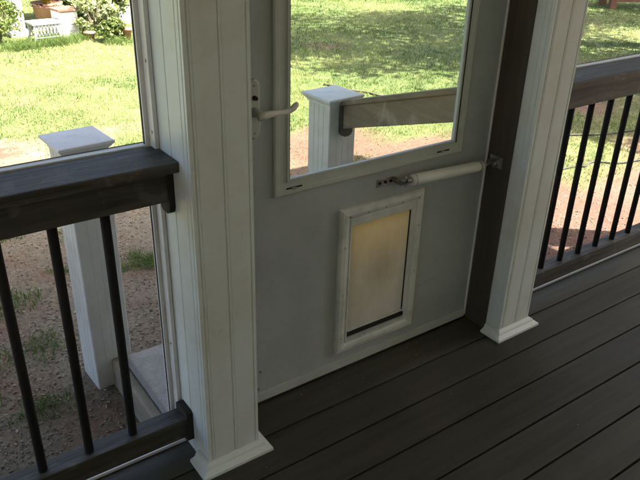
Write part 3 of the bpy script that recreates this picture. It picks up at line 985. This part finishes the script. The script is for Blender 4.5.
# ------------------------------------------------------------------ vegetation
def leaf_cloud(pts, size, tint, flat=0.0, aspect=1.7):
    n = len(pts)
    a = RNG.normal(size=(n, 3)); a[:, 2] *= .6; a /= np.linalg.norm(a, axis=1)[:, None]
    b_ = np.cross(a, RNG.normal(size=(n, 3))); b_ /= np.linalg.norm(b_, axis=1)[:, None]
    nrm = np.cross(a, b_)
    s = (size * (0.6 + .8 * RNG.random(n)))[:, None] if np.ndim(size) == 0 else size[:, None]
    a = a * s; b_ = b_ * s / aspect
    V = np.stack([pts - a * .5, pts + b_ * .5 + nrm * s * .06, pts + a * .5, pts - b_ * .5 + nrm * s * .06], 1).reshape(-1, 3)
    Fc = np.arange(n * 4).reshape(-1, 4)
    return V, Fc, np.repeat(tint, 4)


def crown_points(c, rad, n, clumps=40, fill=.33):
    cc = RNG.normal(size=(clumps, 3)); cc /= np.linalg.norm(cc, axis=1)[:, None]
    cc *= (0.35 + .6 * RNG.random(clumps) ** .6)[:, None]
    cr = (fill * (0.55 + .8 * RNG.random(clumps)))
    k = RNG.integers(0, clumps, n)
    d = RNG.normal(size=(n, 3)); d /= np.linalg.norm(d, axis=1)[:, None]
    d *= (RNG.random(n) ** .45)[:, None]
    p = cc[k] + d * cr[k][:, None]
    t = np.clip(.5 + .9 * (cr[k] * 0 + RNG.normal(0, .18, n)) + (RNG.random(clumps)[k] - .5) * .5, 0, 1)
    return p * np.array(rad) + np.array(c), t


def shrub(name, x, y, rad, n, leaf, mat, label, cat='shrub', stems=5, group=None, zoff=0., z0=None):
    base = Vector((x, y, GZ if z0 is None else z0))
    t = thing(name, label, cat, base, 0, group)
    p, tn = crown_points((0, 0, rad[2] * .95 + zoff), rad, n, 26)
    p = p[p[:, 2] > 0.01] if True else p
    V, Fc, tt = leaf_cloud(p, leaf, tn[:len(p)])
    np_mesh('foliage', V, Fc, mat, t, tt)
    bm = bmesh.new()
    for i in range(stems):
        a = 2 * math.pi * i / stems + random.random()
        r_ = rad[0] * .5 * random.uniform(.4, 1)
        h = rad[2] * 1.4 + zoff
        tube(bm, [(0, 0, -.02), (r_ * .4 * math.cos(a), r_ * .4 * math.sin(a), h * .45), (r_ * math.cos(a), r_ * math.sin(a), h)], [.012 + rad[0] * .02, .008 + rad[0] * .012, .004], 7)
    obj('stem', bm, BARK, t, True)
    return t


def tree(x, y, zc, rad, n, leaf, mat, label, tr=.16):
    base = Vector((x, y, GZ))
    t = thing('tree', label, 'tree', base, 0, 'trees around the yard')
    bm = bmesh.new()
    H = zc - GZ
    tube(bm, [(0, 0, -.1), (.03, .02, H * .3), (-.05, .06, H * .62), (0, 0, H * 1.05)], [tr * 1.25, tr, tr * .7, tr * .25], 12)
    trunk = obj('trunk', bm, BARK, t, True)
    bm = bmesh.new()
    for i in range(11):
        a = 2 * math.pi * i / 11 * 2.4 + random.random()
        z0 = H * random.uniform(.42, .8)
        L_ = rad[0] * random.uniform(.5, .85)
        ex = Vector((L_ * math.cos(a), L_ * math.sin(a), z0 + rad[2] * random.uniform(.15, .6)))
        tube(bm, [(0, 0, z0), ex * .45 + Vector((0, 0, z0 * .52)), ex], [tr * .4, tr * .24, tr * .08], 8)
    obj('limb', bm, BARK, t, True)
    p, tn = crown_points((0, 0, H), rad, n, 70, .30)
    V, Fc, tt = leaf_cloud(p, leaf, tn)
    np_mesh('crown', V, Fc, mat, t, tt)
    return t


# shade trees just outside the frame; their crowns throw the dappled shade on the lawn
tree(9.3, 4.15, 4.6, (3.3, 2.7, 1.5), 17000, .13, LEAF_D, 'broad dark tree by the right side of the yard, shading the middle lawn')
tree(9.9, 0.75, 4.5, (3.3, 1.75, 1.4), 14000, .13, LEAF_D, 'dark tree right of the porch, shading the lawn beyond the right railing')
tree(14.6, 4.2, 4.8, (2.4, 2.0, 1.5), 8000, .14, LEAF_D, 'leafy tree at the far right edge of the yard')
tree(8.0, 17.5, 4.2, (3.2, 2.4, 2.2), 9000, .20, LEAF_D, 'tall green tree at the back of the yard')
tree(1.6, 16.5, 3.8, (2.8, 2.2, 2.0), 8000, .20, LEAF_Y, 'yellow green tree at the back left of the yard')
tree(-4.5, 13.5, 3.8, (2.8, 2.2, 2.0), 7000, .20, LEAF_D, 'dark tree far left of the yard')

# garden row at the top left of the picture
shrub('shrub', 1.10, 8.55, (.38, .30, .32), 3400, .05, LEAF_Y, 'low bright bush at the far left, beside the white garden table')
shrub('shrub', 1.20, 10.3, (.60, .42, .65), 5500, .07, LEAF_D, 'dark shrub in the upper left corner of the yard', stems=4)
shrub('shrub', 2.55, 9.9, (.60, .40, .60), 6000, .07, LEAF_D, 'dark green hedge bush behind the white drawer box')
shrub('shrub', 3.30, 10.2, (.60, .40, .60), 5500, .07, LEAF_D, 'dark green hedge bush behind the low white wall')
shrub('shrub', 2.38, 8.50, (.38, .28, .30), 2600, .06, LEAF_P, 'pale flowering bush between the two terracotta pots')
shrub('shrub', 2.42, 7.98, (.20, .16, .15), 1500, .05, LEAF_Y, 'yellow green bush leaning beside the right terracotta pot')
shrub('shrub', 2.72, 8.80, (.26, .22, .30), 1800, .055, LEAF_Y, 'leafy green bush in front of the low white wall')


def pot(x, y, r, h, label, plant=None):
    t = thing('flower_pot', label, 'flower pot', (x, y, GZ), 0, 'terracotta pots in the garden')
    bm = bmesh.new()
    tube(bm, [(0, 0, -.01), (0, 0, h * .78), (0, 0, h * .785), (0, 0, h), (0, 0, h + .001), (0, 0, h * .93)], [r * .72, r * .95, r * 1.1, r * 1.12, r * .98, r * .95], 20)
    obj('pot', bm, TERRA, t)
    obj('soil', tube(bmesh.new(), [(0, 0, h * .85), (0, 0, h * .94)], r * .93, 16), SOIL, t)


pot(2.19, 8.22, .07, .11, 'small orange terracotta pot at the foot of the white drawer box')
pot(2.62, 7.96, .062, .17, 'taller terracotta pot beside the pale bush, nearest the screen edge')

# golden plant in a terracotta planter
t = thing('planter', 'terracotta planter with a golden drooping plant behind the low white garden table', 'planter', (1.98, 9.35, GZ))
bm = bmesh.new()
tube(bm, [(0, 0, -.01), (0, 0, .30), (0, 0, .31), (0, 0, .36), (0, 0, .30)], [.16, .20, .22, .225, .19], 20)
obj('pot', bm, TERRA, t)
n = 1500
a = RNG.random(n) * 2 * np.pi; q = RNG.random(n)
rr_ = .03 + .30 * q
zz = .36 + .55 * np.sin(q * 2.4) * (.6 + .4 * RNG.random(n)) - .15 * q
V, Fc, tt = leaf_cloud(np.stack([rr_ * np.cos(a), rr_ * np.sin(a), zz], -1), .10, RNG.random(n), aspect=4)
np_mesh('foliage', V, Fc, LEAF_G, t, tt)

# white drawer box with a red-brown top
t = thing('drawer_box', 'small white slatted drawer box with a red brown top in the garden', 'drawer box', (1.98, 8.55, GZ), R(8))
bm = bx(-.13, .13, -.13, .13, 0, .36, .006)
body = obj('box_body', bm, WHITE_OUT, t)
for k in range(4):
    obj('drawer', bx(-.115, .115, -.142, -.131, .020 + k * .085, .095 + k * .085, .004), painted('white_drawer', (.78, .74, .68), .5, .05, 6) if k == 0 else bpy.data.materials['white_drawer'], t)
obj('box_top', bx(-.15, .15, -.16, .145, .362, .392, .006), REDWOOD, t)

# white wrought table with lattice sides
t = thing('garden_table', 'low white wrought iron garden table with lattice sides at the far left of the lawn', 'table', (1.66, 8.42, GZ), R(6))
MW = ALU
obj('table_top', bx(-.20, .20, -.14, .14, .235, .262, .006), MW, t)
for sx in (-1, 1):
    for sy in (-1, 1):
        obj('leg', tube(bmesh.new(), [(sx * .17, sy * .11, .236), (sx * .165, sy * .10, .10), (sx * .19, sy * .125, .0)], .014, 8), MW, t)
for sy in (-1, 1):
    bm = bmesh.new()
    for k in range(-3, 4):
        tube(bm, [(k * .045 - .02, sy * .118, .235), (k * .045 + .02, sy * .118, .07)], .006, 6)
        tube(bm, [(k * .045 + .02, sy * .118, .235), (k * .045 - .02, sy * .118, .07)], .006, 6)
    tube(bm, [(-.175, sy * .118, .068), (.175, sy * .118, .068)], .008, 6)
    obj('lattice', bm, MW, t)
# white column
t = thing('garden_column', 'tall white fluted column behind the low white garden table', 'column', (1.46, 9.0, GZ))
bm = bmesh.new()
pr = []
for k in range(32):
    a = 2 * math.pi * k / 32
    r_ = .095 - (.008 if k % 2 else 0)
    pr.append((r_ * math.cos(a), r_ * math.sin(a)))
prism(bm, pr, 'z', .06, 1.0)
obj('shaft', bm, WHITE_OUT, t)
obj('base', bx(-.13, .13, -.13, .13, -.01, .06, .008), WHITE_OUT, t)
obj('capital', bx(-.13, .13, -.13, .13, 1.0, 1.06, .008), WHITE_OUT, t)
# low white wall
t = thing('garden_wall', 'low white garden wall running behind the bushes', 'garden wall', (2.95, 9.25, GZ), R(4))
obj('wall_body', bx(0, 2.2, -.08, .08, -.05, .34, .008), WHITE_OUT, t)
obj('coping', bx(-.03, 2.23, -.11, .11, .341, .38, .008), WHITE_OUT, t)

# raised timber bench structure in the top right corner
t = thing('timber_bench', 'red brown timber bench with a white edge in the upper right corner', 'bench', (11.9, 6.75, GZ), R(-32))
for x in (0, 1.5):
    for y in (0, .45):
        obj('leg', bx(x - .06, x + .06, y - .06, y + .06, -.03, .44, .01), REDWOOD, t)
obj('side_rail', bx(.065, 1.435, -.03, .02, .10, .20, .006), REDWOOD, t)
obj('seat', bx(-.1, 1.65, -.10, .56, .442, .50, .01), WHITE_OUT, t)
obj('cushion', bx(.05, 1.5, -.02, .50, .503, .58, .03), STAIN, t)
shrub('shrub', 11.0, 7.6, (.8, .6, .45), 4200, .07, LEAF_Y, 'low sunlit bush left of the timber bench')
shrub('shrub', 12.6, 8.6, (.9, .7, .6), 3600, .08, LEAF_D, 'dark bush behind the timber bench')

# hoses and fallen branch on the lawn
def hose(pts, r, label, name, mat, cat, grp=None):
    P_ = []
    for i in range(len(pts) - 1):
        for k in range(10):
            f = k / 10
            x = pts[i][0] * (1 - f) + pts[i + 1][0] * f + .015 * math.sin(9 * (i + f))
            y = pts[i][1] * (1 - f) + pts[i + 1][1] * f + .02 * math.sin(7 * (i + f))
            P_.append((x, y, float(ground_z(np.array(x), np.array(y))) + r * 1.1))
    o = obj(name, tube(bmesh.new(), P_, r, 8), mat, None, True)
    tag(o, label, cat, grp)


hose([(2.9, 1.95), (3.4, 1.70), (3.81, 1.62), (4.1, 1.60), (4.6, 1.35), (5.2, 1.25), (6.0, .9)], .008, 'dark garden hose lying on the dirt just beyond the right railing', 'garden_hose', HOSE, 'hose')
hose([(3.9, 2.3), (4.4, 2.15), (5.0, 1.95), (5.8, 1.8)], .009, 'thin dark pipe lying in the grass farther behind the right railing', 'garden_pipe', HOSE, 'pipe')
hose([(3.55, 4.65), (3.8, 4.15), (4.05, 3.55), (4.2, 3.3)], .011, 'thin dark fallen branch on the lawn behind the capped post', 'branch', BARK, 'branch')
